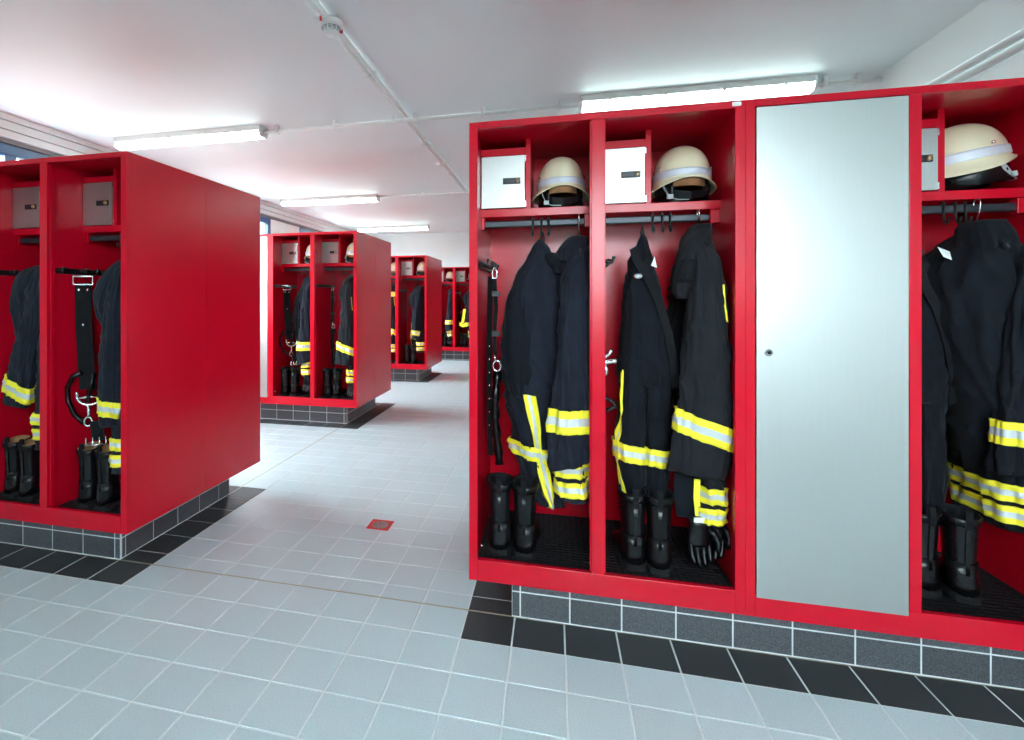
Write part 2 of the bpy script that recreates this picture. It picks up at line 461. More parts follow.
# ---- wall trunking, windows head
for i, (z0, z1) in enumerate(((2.842, 2.899), (2.764, 2.836), (2.694, 2.758))):
    struct(bx('trim_%d' % (8 + i), XL + .001, XL + .06, YF + .01, YB - .01, z0, z1, 'duct', None, .004))
struct(bx('trim_11', XL + .001, XL + .03, YF + .01, YB - .01, 2.657, 2.692, 'recess_shade', None, .002))  # dark strip paints the shaded recess between trunking and window frames
for i, (z, r) in enumerate(((2.60, .022), (2.545, .022))):
    c_ = MB(); c_.tube([(XR - .028, YF + .2, z), (XR - .028, YB - .2, z)], r, 10)
    t = thing('wall_conduit', ['grey conduit pipe along the white wall, upper of two', 'grey conduit pipe along the white wall, lower of two'][i], 'conduit', (XR - .028, 1, z), 'conduits on the white wall')
    c_.build('pipe', 'duct', t)
    k_ = MB()
    for y in (0.2, 1.6, 3.0, 5.0): k_.box(XR - .05, XR - .001, y, y + .02, z - .024, z + .024)
    k_.build('clip', 'duct', t)

# ---- ceiling conduits
YC = 2.08
def conduit(label, p0, p1, r, loc, clips):
    t = thing('cable_conduit', label, 'conduit', loc, 'conduits under the ceiling')
    MB().tube([p0, p1], r, 10).build('pipe', 'white', t)
    for c in clips:
        b = MB(); d = Vector(p1) - Vector(p0)
        if abs(d.x) > abs(d.y): b.box(c - .012, c + .012, p0[1] - r - .008, p0[1] + r + .008, p0[2] - r - .004, H - .0005)
        else: b.box(p0[0] - r - .008, p0[0] + r + .008, c - .012, c + .012, p0[2] - r - .004, H - .0005)
        b.build('clip', 'white', t, .002)
    return t
XC = -.86
for dx, lab in ((-.018, 'white conduit running lengthwise under the ceiling past the smoke detector'), (.018, 'second white conduit of the lengthwise pair under the ceiling')):
    conduit(lab, (XC + dx, -3.5, H - .018), (XC + dx, 9.9, H - .018), .016, (XC + dx, 2, H - .018), [-.6, 1.2, 2.9, 4.2, 6])
conduit('white conduit crossing the ceiling between the two nearer tube lamps', (-2.19, YC, H - .054), (.55, YC, H - .054), .017, (-.8, YC, H - .054), [-2.05, -1.5, -.95, -.77, -.2, .4])
conduit('white conduit from the tube lamp to the white wall with conduit pipes', (2.14, YC, H - .054), (XR - .01, YC, H - .054), .017, (2.3, YC, H - .054), [2.2, 2.4])
conduit('thin white conduit crossing the ceiling behind the junction box', (-2.2, 5.35, H - .03), (.55, 5.35, H - .03), .011, (-.8, 5.35, H - .03), [-1.5, -.3])
jb = thing('junction_box', 'small round white junction box on the lengthwise conduit', 'junction box', (XC, 3.65, H))
MB().cyl((XC, 3.65, H - .06), (0, 0, 1), .05, .0595, 20).build('box_body', 'white', jb, .004)
MB().cyl((XC - .08, 3.65, H - .025), (1, 0, 0), .012, .16, 10).build('stub', 'white', jb)
# smoke detector
sx_, sy_ = -.835, .47
sd_ = thing('smoke_detector', 'round white smoke detector with dark slots on the ceiling', 'smoke detector', (sx_, sy_, H))
def lathe(prof, c, n=28, mi=0):
    V = []; F = []
    for r, z in prof:
        for k in range(n): V.append((c[0] + r * math.cos(2 * PI * k / n), c[1] + r * math.sin(2 * PI * k / n), c[2] + z))
    for i in range(len(prof) - 1):
        for k in range(n):
            l = (k + 1) % n; F.append((i * n + k, i * n + l, (i + 1) * n + l, (i + 1) * n + k))
    return V, F
b = MB(); b.add(*lathe([(.066, -.0335), (.066, -.055), (.058, -.062), (.048, -.066)], (sx_, sy_, H)), 0, True); b.build('base', 'white', sd_)
b = MB(); b.add(*lathe([(.05, -.062), (.046, -.085), (.036, -.1), (.0, -.102)], (sx_, sy_, H)), 0, True); b.build('head', 'white', sd_)
b = MB()
for k in range(5):
    for a in range(12):
        t0 = 2 * PI * a / 12 + .05; t1 = t0 + .42; z = -.068 - .006 * k; r = .0505 - .0022 * k - (.004 if k > 3 else 0)
        pts = [(sx_ + r * math.cos(t0 + (t1 - t0) * q / 4), sy_ + r * math.sin(t0 + (t1 - t0) * q / 4), H + z) for q in range(5)]
        b.tube(pts, .0017, 5)
b.build('slots', 'gap', sd_)
b = MB(); b.cyl((sx_ + .03, sy_ + .075, H - .06), (0, 0, 1), .009, .045, 10); b.cyl((sx_ - .03, sy_ - .07, H - .055), (0, 0, 1), .007, .025, 10)
b.build('indicator', 'redplastic', sd_)
# plates behind the detector
b = MB(); b.box(sx_ - .075, sx_ + .075, sy_ - .075, sy_ + .075, H - .034, H - .03); b.build('mounting_plate', 'white', sd_, .003)

# ---- tube lamps
def lamp(x0, y, label):
    x1 = x0 + 1.57; t = thing('ceiling_lamp', label, 'lamp', ((x0 + x1) / 2, y, H), 'tube lamps on the ceiling')
    def prism(pr, a, b_, m, nm, sm=False):
        n = len(pr); V = [(a, y + p, H + q) for p, q in pr] + [(b_, y + p, H + q) for p, q in pr]
        F = [(k, (k + 1) % n, n + (k + 1) % n, n + k) for k in range(n)] + [tuple(reversed(range(n))), tuple(range(n, 2 * n))]
        return mk(nm, V, F, m, t)
    prism([(-.066, -.0005), (.066, -.0005), (.074, -.05), (-.074, -.05)], x0, x1, 'white', 'housing')
    prism([(-.062, -.05), (.062, -.05), (.062, -.066), (.05, -.094), (.03, -.102), (-.03, -.102), (-.05, -.094), (-.062, -.066)], x0 + .012, x1 - .012, 'tube', 'diffuser')
    for a, b_ in ((x0 - .004, x0 + .0115), (x1 - .0115, x1 + .004)):
        prism([(-.070, -.002), (.070, -.002), (.076, -.052), (.056, -.098), (-.056, -.098), (-.076, -.052)], a, b_, 'white', 'end_cap')
    k = MB()
    for q in range(4):
        xx = x0 + .2 + q * .39; k.box(xx, xx + .02, y - .078, y - .06, H - .064, H - .034); k.box(xx, xx + .02, y + .06, y + .078, H - .064, H - .034)
    k.build('clip', 'white', t)
    return t
LY = [(-1.2, 'above the foreground'), (2.08, 'just behind the nearest lockers'), (5.35, 'before the third block'), (8.7, 'before the rear wall')]
for y, w_ in LY:
    lamp(-3.76, y, 'white tube lamp on the blue-window side, ' + w_)
    if y > 0: lamp(.56, y, 'white tube lamp on the conduit-pipe wall side, ' + w_)

# ---- floor drain
dr = thing('floor_drain', 'small square red floor drain with grey diagonal grate', 'drain', (-.636, .735, 0))
b = MB(); x0, x1, y0, y1 = -.703, -.569, .668, .802; f_ = .014
b.box(x0, x1, y0, y0 + f_, -.003, .003).box(x0, x1, y1 - f_, y1, -.003, .003).box(x0, x0 + f_, y0 + f_, y1 - f_, -.003, .003).box(x1 - f_, x1, y0 + f_, y1 - f_, -.003, .003)
b.build('frame', 'redplastic', dr)
b = MB(); b.add(*lathe([(.0, .0022), (.05, .0022), (.052, .0), (.052, -.003)], (-.636, .735, 0), 24)); b.build('grate', 'grate', dr)
b = MB()
for k in range(-3, 4):
    o_ = k * .013; L_ = math.sqrt(max(.0, .047 ** 2 - o_ ** 2)); c_ = Vector((-.636, .735, .0028)); d_ = Vector((.707, .707, 0)); n_ = Vector((.707, -.707, 0))
    b.ribbon([c_ + n_ * o_ - d_ * L_, c_ + n_ * o_ + d_ * L_], .004, .002, n_)
b.build('grate_bar', 'steel', dr)
b = MB(); b.box(x0 + f_, x1 - f_, y0 + f_, y1 - f_, -.003, .0008); b.build('plate', 'redplastic', dr)

# ------------------------------------------------------------------ locker units (local: x 0..1, y 0 front .. 0.608 back)
def make_unit(label, loc, kinds=('open', 'open'), rot=0, detail=True):
    u = thing('locker_unit', label, 'locker', loc, 'red locker units', org=(0, 0, 0))
    u.rotation_euler.z = rot
    R = 'red'
    doors = 'door' in kinds
    pl, d0, d1, pr = .034, .467, .525, .966
    if kinds == ('door', 'open'): pl, d0, d1 = .030, .491, .526
    if kinds == ('open', 'door'): d0, d1, pr = .474, .509, .970
    bx('side_panel', 0, .018, .025, .608, .2, 2.05, R, u); bx('side_panel', .982, 1, .025, .608, .2, 2.05, R, u)
    bx('back_panel', .018, .982, .598, .608, .2, 2.05, R, u)
    bx('top_panel', .018, .982, .025, .598, 2.036, 2.05, R, u)
    bx('bottom_panel', .018, .982, .025, .598, .2, .262, R, u)
    bx('divider_panel', .494, .506, .042, .598, .262, 2.036, R, u)
    bx('front_post', 0, pl, 0, .025, .2, 2.05, R, u, .0015); bx('front_post', d0 + (.006 if d1 - d0 > .05 else 0), d1 - (.006 if d1 - d0 > .05 else 0), 0, .018, .284, 2.024, R, u, .0015); bx('post_return', d0, d1, .018, .042, .284, 2.024, R, u, .001)
    bx('front_post', pr, 1, 0, .025, .2, 2.05, R, u, .0015)
    bx('top_rail', pl, pr, 0, .025, 2.024, 2.05, R, u, .0015); bx('bottom_rail', pl, pr, 0, .025, .2, .284, R, u, .0015)
    for ci, k in enumerate(kinds):
        a, b_ = ((.018, .494), (.506, .982))[ci]
        fa, fb = ((pl, d0), (d1, pr))[ci]
        if k == 'door':
            d = bx('locker_door', fa + .003, fb - .003, -.003, .016, .262 + .008, 2.02, 'alu', u, .0015)
            d['label'] = 'brushed aluminium door'
            l_ = MB(); xk = fa + .04; l_.cyl((xk, -.011, 1.146), (0, 1, 0), .012, .008, 20); l_.cyl((xk, -.0125, 1.146), (0, 1, 0), .006, .002, 14, 1); l_.box(xk - .0012, xk + .0012, -.0135, -.012, 1.141, 1.151, 1)
            l_.build('door_lock', ['steel', 'gap'], d)
            continue
        bx('shelf', a, b_, .23, .598, 1.699, 1.733, R, u, .0015)
        # valuables box
        bx('box_side', a + .195, a + .217, .23, .598, 1.733, 2.036, R, u, .001)
        bx('box_top', a, a + .195, .23, .598, 1.968, 2.0, R, u, .001)
        bd = bx('box_door', a + .003, a + .192, .223, .237, 1.737, 1.965, 'alu', u, .001)
        bd['label'] = 'small aluminium box door'
        lk = MB(); lx0 = a + .098; lz = 1.853
        lk.box(lx0, lx0 + .075, .216, .223, lz - .013, lz + .013)
        for q in range(4): lk.box(lx0 + .008 + q * .011, lx0 + .015 + q * .011, 0.2145, .216, lz - .006, lz + .006, 1)
        lk.cyl((lx0 + .063, .208, lz), (0, 1, 0), .0095, .009, 14, 2)
        lk.build('combination_lock', ['black', 'rail', 'brass'], bd)
        hg = MB()
        for z in (1.752, 1.95): hg.box(a + .1925, a + .1965, .224, .229, z - .012, z + .012)
        hg.build('hinge', 'steel', bd)
        # clothes rail
        cr = bx('clothes_rail', a + .012, b_ - .03, .255, .275, 1.655, 1.685, 'rail', u, .006)
        bx('rail_bracket', b_ - .034, b_, .245, .285, 1.645, 1.699, R, cr, .001); bx('rail_bracket', a, a + .014, .245, .285, 1.645, 1.699, R, cr, .001)
        if detail:
            for q in (.225, .262, .292):
                h_ = MB(); x = a + q; pts = [(x, .252, 1.695), (x, .251, 1.647), (x, .248, 1.625), (x, .236, 1.615), (x, .226, 1.623), (x, .225, 1.637)]
                h_.tube(pts, .0045, 8, 0); h_.box(x - .004, x + .004, .247, .28, 1.686, 1.689, 0); h_.build('rail_hook', ['black', 'steel'], cr)
        # hook strip on the side panel
        hs = bx('hook_strip', a, a + .012, .045, .56, 1.468, 1.498, 'black', u, .002)
        for yy in (.06, .2, .27, .34, .45) if detail else (.06, .27, .45):
            h_ = MB(); h_.tube([(a + .012, yy, 1.488), (a + .03, yy, 1.486), (a + .046, yy, 1.478), (a + .052, yy, 1.49), (a + .054, yy, 1.502)], [.006, .006, .006, .006, .008], 8)
            h_.build('side_hook', 'black', hs)
        # mat with raised ribs
        mt = bx('rubber_mat', a + .004, b_ - .004, .03, .592, .262, .267, 'mat', u)
        if detail:
            rb = MB(); n = 22
            for q in range(n):
                y = .045 + q * .025; rb.box(a + .012, b_ - .012, y, y + .006, .267, .2705)
            for q in range(18):
                x = a + .02 + q * .0255
                if x < b_ - .02: rb.box(x, x + .006, .04, .585, .267, .2700)
            o = rb.build('mat_ribs', 'mat', mt); o['kind'] = 'stuff'
            vh = MB()
            for r_ in range(3):
                for q in range(12): vh.cyl((a + .13 + q * .02, .5965, .33 + r_ * .02), (0, 1, 0), .0055, .003, 8)
            o = vh.build('vent_holes', 'gap', u); o['kind'] = 'stuff'
    # small fixings
    sc = MB()
    sc.cyl((pl + .012, .0245, .33), (0, 1, 0), .006, .003, 10); 
    sc.build('fixing_screw', 'steel', u)
    return u

UY = -.13
uA = make_unit('red double locker with two open bays, adjoining the silver-door locker', (.026, UY, 0))
uB = make_unit('red double locker with tall silver aluminium door beside an open bay', (1.026, UY, 0), ('door', 'open'))
cap_ = MB(); cap_.box(.955, .985, -.006, 0, 2.03, 2.046); cap_.build('magnet_catch', 'white', uA, .003)
uL = make_unit('red double locker with open bays and a broad plain end panel, nearest windowed-side block', (-2.636, UY, 0))
def empty_copy(src, delta, label, rotz=0):
    return dup(src, delta, label, None, rotz)
uM = dup(uL, (.004, 3.107, 0), 'red double locker with open bays, second block down the windowed side')
u3 = dup(uL, (.004, 6.282, 0), 'red double locker with open bays, third block down the windowed side')
u4 = dup(uL, (.361, 9.521, 0), 'red double locker with open bays standing against the rear wall')
MBdoor = make_unit('red double locker with silver door, beside the open lockers of the second block', (-3.632, 2.977, 0), ('open', 'door'), detail=False)
# back to back halves
for s_, lab in ((uL, 'nearest'), (uM, 'second'), (u3, 'third')):
    q = dup(s_, (1.0, 1.218, 0), 'red locker standing back to back behind the open bays of the %s block' % lab, None, PI)
for s_, lab, yy in ((uL, 'nearest', 0), (u3, 'third', 0)):
    dup(s_, (-1.0, 0, 0), 'red double locker next in the row, on the window side of the %s block' % lab)
for k in (-1, 1):
    dup(u4, (k * 1.0, 0, 0), 'red double locker against the rear wall, %s' % ('window side' if k < 0 else 'on the side away from the windows'))

for k, (ux, lab) in enumerate(((.026, 'the two open bays adjoining the silver door'), (1.026, 'the silver door'))):
    q = dup(uA, (0, 0, 0), 'red locker standing back to back behind ' + lab, None, PI); q.location = (ux + 1.0, 1.088, 0)
for y0, lab in ((2.977, 'second'), (6.152, 'third')):
    q = dup(uA, (0, 0, 0), 'red double locker at the aisle end of the %s row, conduit-wall side' % lab); q.location = (.026, y0, 0)
    q = dup(uA, (0, 0, 0), 'red locker back to back at the aisle end of the %s row, conduit-wall side' % lab, None, PI); q.location = (1.026, y0 + 1.218, 0)

# ------------------------------------------------------------------ garments
def hanger(loc, label, top=1.69, gr='wire coat hangers'):
    x, y, z = loc; t = thing('coat_hanger', label, 'coat hanger', (x, y, z), gr)
    b = MB(); pts = []
    for k in range(9):
        a = -PI * .15 + k / 8 * PI * 1.15; pts.append((x, y + .017 * math.cos(a), top - .008 + .017 * math.sin(a)))
    pts += [(x, y - .010, top - .045), (x, y, z + .03), (x, y, z - .03)]
    b.tube(pts, .0028, 8); b.build('hook', 'steel', t)
    b = MB(); b.tube([(x, y, z - .028), (x, y - .1, z - .06), (x, y - .14, z - .09)], .005, 8); b.tube([(x, y, z - .028), (x, y + .1, z - .06), (x, y + .14, z - .09)], .005, 8)
    b.build('shoulder_bar', 'black', t)
    return t

def jacket(label, hang, body, sleeve, sband, hbands, seed=1, m='cloth', collar=None, hood=None, patch=None, fold=.015, group='turnout jackets in the lockers', sleevecut=0., extra=None):
    t = thing('turnout_jacket', label, 'jacket', hang, group)
    B = Loft(body, seed, fold, .75); bo = B.build('jacket_body', m, t)
    for z0, z1, tx in hbands: B.band('reflective_band', t, z0, z1, tx=tx)
    S = Loft(sleeve, seed + 5, fold * .9, .8, cutx=sleevecut); so = S.build('sleeve', m, t)
    for z0, z1, tx in sband: S.band('sleeve_band', t, z0, z1, tx=tx)
    # far sleeve, mirrored to the other side of the body
    ymid = body[len(body) // 2][2]
    S2 = Loft([(z, cx, 2 * ymid - cy, rx, ry * .8) for z, cx, cy, rx, ry in sleeve], seed + 9, fold, .8); S2.build('sleeve', m, t)
    if collar: Loft(collar, seed + 2, .011, .7).build('collar', m, t)
    if hood:
        hd = Loft(hood, seed + 3, .006, .85); hd.build('hood', m, t)
    if patch:
        (z0, z1, a0, a1) = patch; hd.band('hook_patch', t, z0, z1, a0, a1, nz=4, na=10, cols=(2, 3)).data.materials[0] = M['webbing']
    if extra: extra(t, B, S)
    return t

# --- bay 1 jacket (x about .43)
def ex1(t, B, S):
    B.stripe('side_stripe', t, [(.70, -PI * .25), (.60, -PI * .25)], .02)
j1 = jacket('navy turnout jacket hanging from a wire hanger, beside trousers with a crossing yellow tape', (.455, .10, 1.58),
    [(1.575, .455, .10, .028, .05), (1.55, .455, .11, .045, .09), (1.50, .448, .13, .058, .15), (1.40, .445, .15, .064, .185), (1.1, .44, .15, .068, .19), (.75, .435, .15, .072, .19), (.515, .435, .14, .074, .185)],
    [(1.55, .455, .06, .028, .04), (1.50, .455, .015, .045, .055), (1.40, .45, -.005, .056, .06), (1.2, .442, -.02, .066, .058), (1.0, .435, -.03, .074, .052), (.85, .43, -.035, .078, .046), (.70, .422, -.035, .075, .04), (.66, .42, -.035, .072, .038)],
    [(.80, .895, -.02)], [(.612, .672, .008), (.535, .595, .008)], seed=3,
    collar=[(1.60, .46, .10, .036, .06), (1.585, .455, .09, .046, .07), (1.54, .435, .07, .056, .075), (1.49, .425, .06, .05, .07)], extra=ex1, sleevecut=.02)
hanger((.462, .10, 1.60), 'wire coat hanger carrying the jacket beside the tape-crossed trousers')

# --- bay 2 jacket
j2 = jacket('black turnout jacket with bulky collar hanging from a wire hanger, gloves below its hem', (.93, .10, 1.60),
    [(1.60, .925, .10, .028, .05), (1.57, .925, .11, .04, .09), (1.50, .935, .13, .045, .15), (1.40, .945, .15, .045, .17), (1.1, .95, .15, .045, .175), (.75, .95, .14, .05, .175), (.47, .948, .13, .052, .172)],
    [(1.57, .92, .05, .025, .04), (1.50, .925, .0, .04, .05), (1.40, .928, -.015, .053, .058), (1.2, .925, -.03, .07, .056), (1.0, .918, -.035, .084, .05), (.85, .912, -.04, .095, .046), (.70, .90, -.04, .096, .04), (.665, .893, -.04, .09, .037)],
    [(.80, .885, -.026)], [(.555, .615, .0), (.478, .538, .0)], seed=11, m='cloth3',
    collar=[(1.635, .935, .09, .03, .05), (1.61, .925, .085, .042, .06), (1.56, .91, .07, .05, .065), (1.50, .90, .06, .045, .06)],
    hood=[(1.61, .93, .05, .03, .045), (1.57, .905, .03, .045, .05), (1.50, .875, .02, .046, .05), (1.42, .858, .02, .043, .046), (1.36, .853, .02, .036, .04), (1.335, .853, .02, .022, .025)],
    patch=(1.40, 1.49, -PI * .72, -PI * .38), sleevecut=-.012,
    extra=lambda t, B, S: S.stripe('shoulder_piping', t, [(1.40, -PI * .22), (1.33, -PI * .19), (1.26, -PI * .16)], .007, mats=('yellow', 'yellow')))
hanger((.925, .10, 1.63), 'wire coat hanger carrying the bulky-collared jacket')

# --- trousers
def trousers1():
    t = thing('turnout_trousers', 'navy turnout trousers with yellow side tape crossing a horizontal tape', 'trousers', (.31, .10, 1.58), 'turnout trousers in the lockers')
    A = Loft([(1.585, .312, .09, .012, .02), (1.56, .312, .09, .03, .04), (1.50, .318, .10, .056, .06), (1.42, .30, .11, .086, .075), (1.3, .28, .12, .108, .085), (1.1, .275, .12, .122, .09), (.95, .277, .12, .124, .09), (.8, .288, .12, .112, .088), (.66, .298, .12, .098, .085), (.55, .315, .12, .078, .078), (.455, .33, .12, .062, .07)], 21, .017, .8, cutx=-.01)
    A.build('trouser_leg', 'cloth', t)
    B_ = Loft([(1.45, .36, .2, .07, .09), (1.2, .36, .22, .1, .1), (.9, .355, .22, .1, .1), (.6, .35, .22, .085, .09), (.47, .35, .22, .07, .08)], 22, .015, .8); B_.build('trouser_leg', 'cloth2', t)
    # loose quilted fold on the window side
    F_ = Loft([(1.40, .225, .09, .02, .03), (1.36, .215, .08, .04, .045), (1.2, .205, .07, .055, .05), (1.05, .205, .065, .058, .05), (.95, .208, .07, .05, .045), (.91, .21, .08, .03, .03)], 27, .012, .85); F_.build('folded_bib', 'cloth2', t)
    A.stripe('side_tape', t, [(.93, -PI * .535), (.80, -PI * .51), (.70, -PI * .50), (.60, -PI * .46), (.458, -PI * .42)], .044)
    A.band('knee_tape', t, .645, .705, tx=-.006)
    b = MB()
    for k in range(2):
        o_ = .006 * (1 if k else -1)
        b.tube([(.31 + o_, .08, 1.57), (.312 + o_, .082, 1.60), (.311, .078, 1.625)], .004, 6)
    b.build('hanging_loop', 'webbing', t)
    b = MB(); b.add([(.325, .035, 1.50), (.345, .03, 1.515), (.36, .04, 1.49), (.352, .038, 1.455), (.34, .036, 1.47)], [(0, 1, 2, 3, 4)]); o = b.build('care_label', 'white', t)
    s_ = o.modifiers.new('thickness', 'SOLIDIFY'); s_.thickness = .002
    cl = Loft([(1.53, .34, .06, .03, .04), (1.50, .352, .05, .04, .045), (1.46, .37, .05, .026, .03), (1.44, .374, .05, .014, .02)], 31, .006, .85); cl.build('waistband', 'cloth2', t)
    return t
t1 = trousers1()
def trousers2():
    t = thing('turnout_trousers', 'black turnout trousers hung by braces, yellow-silver tape round both legs', 'trousers', (.70, .10, 1.56), 'turnout trousers in the lockers')
    A = Loft([(1.60, .715, .09, .008, .012), (1.56, .712, .09, .022, .03), (1.52, .708, .10, .040, .045), (1.45, .708, .11, .056, .06), (1.35, .714, .12, .074, .075), (1.2, .722, .12, .090, .085), (1.05, .722, .12, .098, .09), (.98, .722, .12, .095, .085)], 41, .011, .8); A.build('waist', 'cloth2', t)
    Lg = Loft([(1.10, .685, .10, .045, .07), (1.0, .68, .10, .05, .07), (.85, .672, .09, .053, .068), (.70, .664, .09, .056, .066), (.60, .668, .09, .05, .062), (.52, .675, .09, .045, .06)], 42, .009, .8); Lg.build('trouser_leg', 'cloth2', t)
    Rg = Loft([(1.10, .765, .11, .05, .07), (1.0, .768, .11, .05, .07), (.85, .767, .10, .048, .066), (.70, .768, .10, .050, .066), (.60, .765, .10, .046, .062), (.53, .762, .10, .042, .06)], 43, .009, .8); Rg.build('trouser_leg', 'cloth2', t)
    Lg.band('knee_tape', t, .675, .745, tx=-.012); Rg.band('knee_tape', t, .66, .73, tx=-.008)
    Lg.stripe('side_tape', t, [(1.045, -PI * .88), (.9, -PI * .80), (.75, -PI * .84), (.65, -PI * .82), (.545, -PI * .76)], .026)
    b = MB(); b.ribbon([(.672, .06, 1.545), (.685, .035, 1.49), (.72, .028, 1.43), (.765, .028, 1.33), (.80, .03, 1.2), (.822, .04, 1.08), (.83, .06, .98)], .032, .005, (.85, 0, .5)); b.build('brace_strap', 'webbing', t)
    b = MB(); b.ribbon([(.69, .05, 1.42), (.715, .03, 1.455), (.735, .04, 1.50), (.722, .06, 1.55)], .03, .005, (.85, 0, -.5)); b.build('brace_strap', 'webbing', t)
    b = MB(); b.add(*lathe([(.0, .006), (.014, .004), (.018, 0), (.0, -.004)], (0, 0, 0), 16), 0, True)
    b.V = [(.688 + v[0] * 1.1, .026 - v[2], 1.428 + v[1] * .7) for v in b.V]; b.build('buckle', 'steel', t)
    b = MB(); b.add([(.735, .024, 1.47), (.748, .022, 1.505), (.757, .028, 1.462)], [(0, 1, 2)]); o = b.build('care_label', 'white', t)
    s_ = o.modifiers.new('thickness', 'SOLIDIFY'); s_.thickness = .002
    b = MB(); b.tube([(.712, .09, 1.58), (.708, .088, 1.61), (.712, .082, 1.645), (.718, .088, 1.61), (.714, .09, 1.58)], .004, 6); b.build('hanging_loop', 'webbing', t)
    return t
t2 = trousers2()
# small yellow piping on the bay 2 jacket sleeve
# --- bay 4: broad dark coat and trousers
j4 = jacket('dark turnout jacket with broad shoulders in the bay next to the silver door', (1.84, .08, 1.56),
    [(1.58, 1.845, .10, .04, .05), (1.555, 1.845, .11, .065, .09), (1.50, 1.85, .13, .10, .14), (1.44, 1.855, .14, .135, .16), (1.30, 1.86, .14, .13, .165), (1.0, 1.885, .14, .102, .165), (.75, 1.915, .14, .078, .165), (.54, 1.925, .13, .070, .16)],
    [(1.52, 1.925, .04, .02, .03), (1.47, 1.925, .0, .045, .05), (1.35, 1.92, -.01, .06, .058), (1.1, 1.905, -.02, .07, .055), (.9, 1.895, -.025, .075, .05), (.78, 1.89, -.025, .075, .045), (.74, 1.888, -.025, .07, .042)],
    [(.845, .925, .0)], [(.64, .70, .0), (.565, .625, .0)], seed=17, m='cloth2',
    collar=[(1.615, 1.85, .08, .05, .055), (1.59, 1.845, .075, .06, .065), (1.54, 1.845, .06, .066, .07), (1.50, 1.845, .06, .06, .06)])
hanger((1.845, .10, 1.60), 'wire coat hanger in the bay next to the silver door')
t4 = dup(t2, (.955, .06, -.03), 'dark turnout trousers pushed to the side in the bay next to the silver door')
for ch in list(t4.children):
    if ch.name.startswith(('knee_tape', 'side_tape', 'buckle', 'care_label')): bpy.data.objects.remove(ch, do_unlink=True)
b = MB(); b.add([(1.700, .055, 1.525), (1.728, .04, 1.505), (1.738, .045, 1.475), (1.715, .05, 1.488)], [(0, 1, 2, 3)])
ORG[t4.name] = t4.location.copy()
o = b.build('care_label', 'white', t4); o.modifiers.new('thickness', 'SOLIDIFY').thickness = .002

# --- nearest block on the window side
jL2 = jacket('navy turnout jacket with slanted collar, in the bay by the broad plain end panel', (-1.80, .10, 1.56),
    [(1.56, -1.79, .12, .028, .05), (1.53, -1.79, .13, .045, .09), (1.48, -1.80, .14, .06, .14), (1.38, -1.80, .15, .07, .17), (1.1, -1.80, .15, .074, .18), (.75, -1.79, .13, .075, .18), (.46, -1.78, .12, .072, .175)],
    [(1.53, -1.80, .05, .028, .04), (1.48, -1.81, .01, .046, .05), (1.38, -1.825, .0, .058, .055), (1.2, -1.835, -.01, .062, .052), (1.0, -1.842, -.02, .064, .05), (.85, -1.846, -.025, .062, .045), (.72, -1.85, -.025, .058, .04), (.69, -1.85, -.025, .055, .038)],
    [(.745, .825, -.012)], [(.575, .635, .0), (.495, .555, .0)], seed=23, m='cloth',
    collar=[(1.54, -1.83, .06, .03, .045), (1.49, -1.855, .03, .05, .055), (1.42, -1.885, .01, .058, .055), (1.34, -1.915, .0, .052, .05), (1.27, -1.915, .0, .04, .04), (1.2, -1.90, .0, .02, .02)], fold=.015)
jL2.location.x += .03
hanger((-1.76, .12, 1.58), 'wire coat hanger in the bay by the broad plain end panel')
jL1 = jacket('navy turnout jacket with sleeve swung aside, second bay from the broad end panel', (-2.30, .10, 1.56),
    [(1.56, -2.27, .12, .028, .05), (1.53, -2.27, .13, .045, .09), (1.48, -2.275, .14, .06, .14), (1.38, -2.28, .15, .068, .17), (1.1, -2.28, .15, .07, .18), (.75, -2.28, .13, .072, .18), (.54, -2.275, .12, .07, .175)],
    [(1.53, -2.28, .05, .028, .04), (1.48, -2.30, .01, .046, .05), (1.38, -2.325, .0, .058, .055), (1.2, -2.36, -.01, .066, .052), (1.05, -2.40, -.02, .07, .05), (.9, -2.435, -.025, .074, .045), (.80, -2.455, -.025, .072, .04), (.765, -2.462, -.025, .066, .038)],
    [(.815, .90, -.03)], [(.675, .735, .0), (.595, .655, .0)], seed=29, m='cloth', fold=.013, sleevecut=-.012,
    collar=[(1.52, -2.36, .06, .04, .04), (1.49, -2.40, .03, .07, .045), (1.40, -2.46, .02, .06, .045), (1.2, -2.455, .02, .05, .045), (1.05, -2.43, .02, .03, .04)])
jL1.location.x += .025
hanger((-2.245, .12, 1.58), 'wire coat hanger in the second bay from the broad plain end panel')

# ------------------------------------------------------------------ boots
def ringloft(rings, n=28):
    V = []; F = []
    for (fy, fz), (by, bz), w_, x_ in rings:
        c = Vector((x_, (fy + by) / 2, (fz + bz) / 2)); v = Vector((0, (fy - by) / 2, (fz - bz) / 2))
        for k in range(n):
            a = 2 * PI * k / n; cs, sn = math.cos(a), math.sin(a)
            V.append(c + Vector((w_ * math.copysign(abs(cs) ** .85, cs), 0, 0)) + v * math.copysign(abs(sn) ** .85, sn))
    for i in range(len(rings) - 1):
        for k in range(n):
            l = (k + 1) % n; F.append((i * n + k, (i + 1) * n + k, (i + 1) * n + l, i * n + l))
    return V, F
BR = [((.066, .318), (-.056, .305), .045, 0), ((.062, .30), (-.055, .29), .0445, 0), ((.060, .285), (-.054, .275), .0415, 0), ((.056, .22), (-.050, .21), .040, 0), ((.050, .155), (-.045, .14), .036, 0), ((.055, .13), (-.046, .10), .0355, 0), ((.062, .12), (-.050, .06), .037, 0),
      ((.066, .115), (-.053, .028), .0385, 0), ((.075, .11), (.0, .02), .038, 0), ((.105, .095), (.08, .018), .042, 0), ((.15, .08), (.15, .018), .046, 0), ((.185, .068), (.19, .018), .042, 0), ((.208, .05), (.212, .018), .03, 0), ((.216, .03), (.218, .02), .012, 0)]
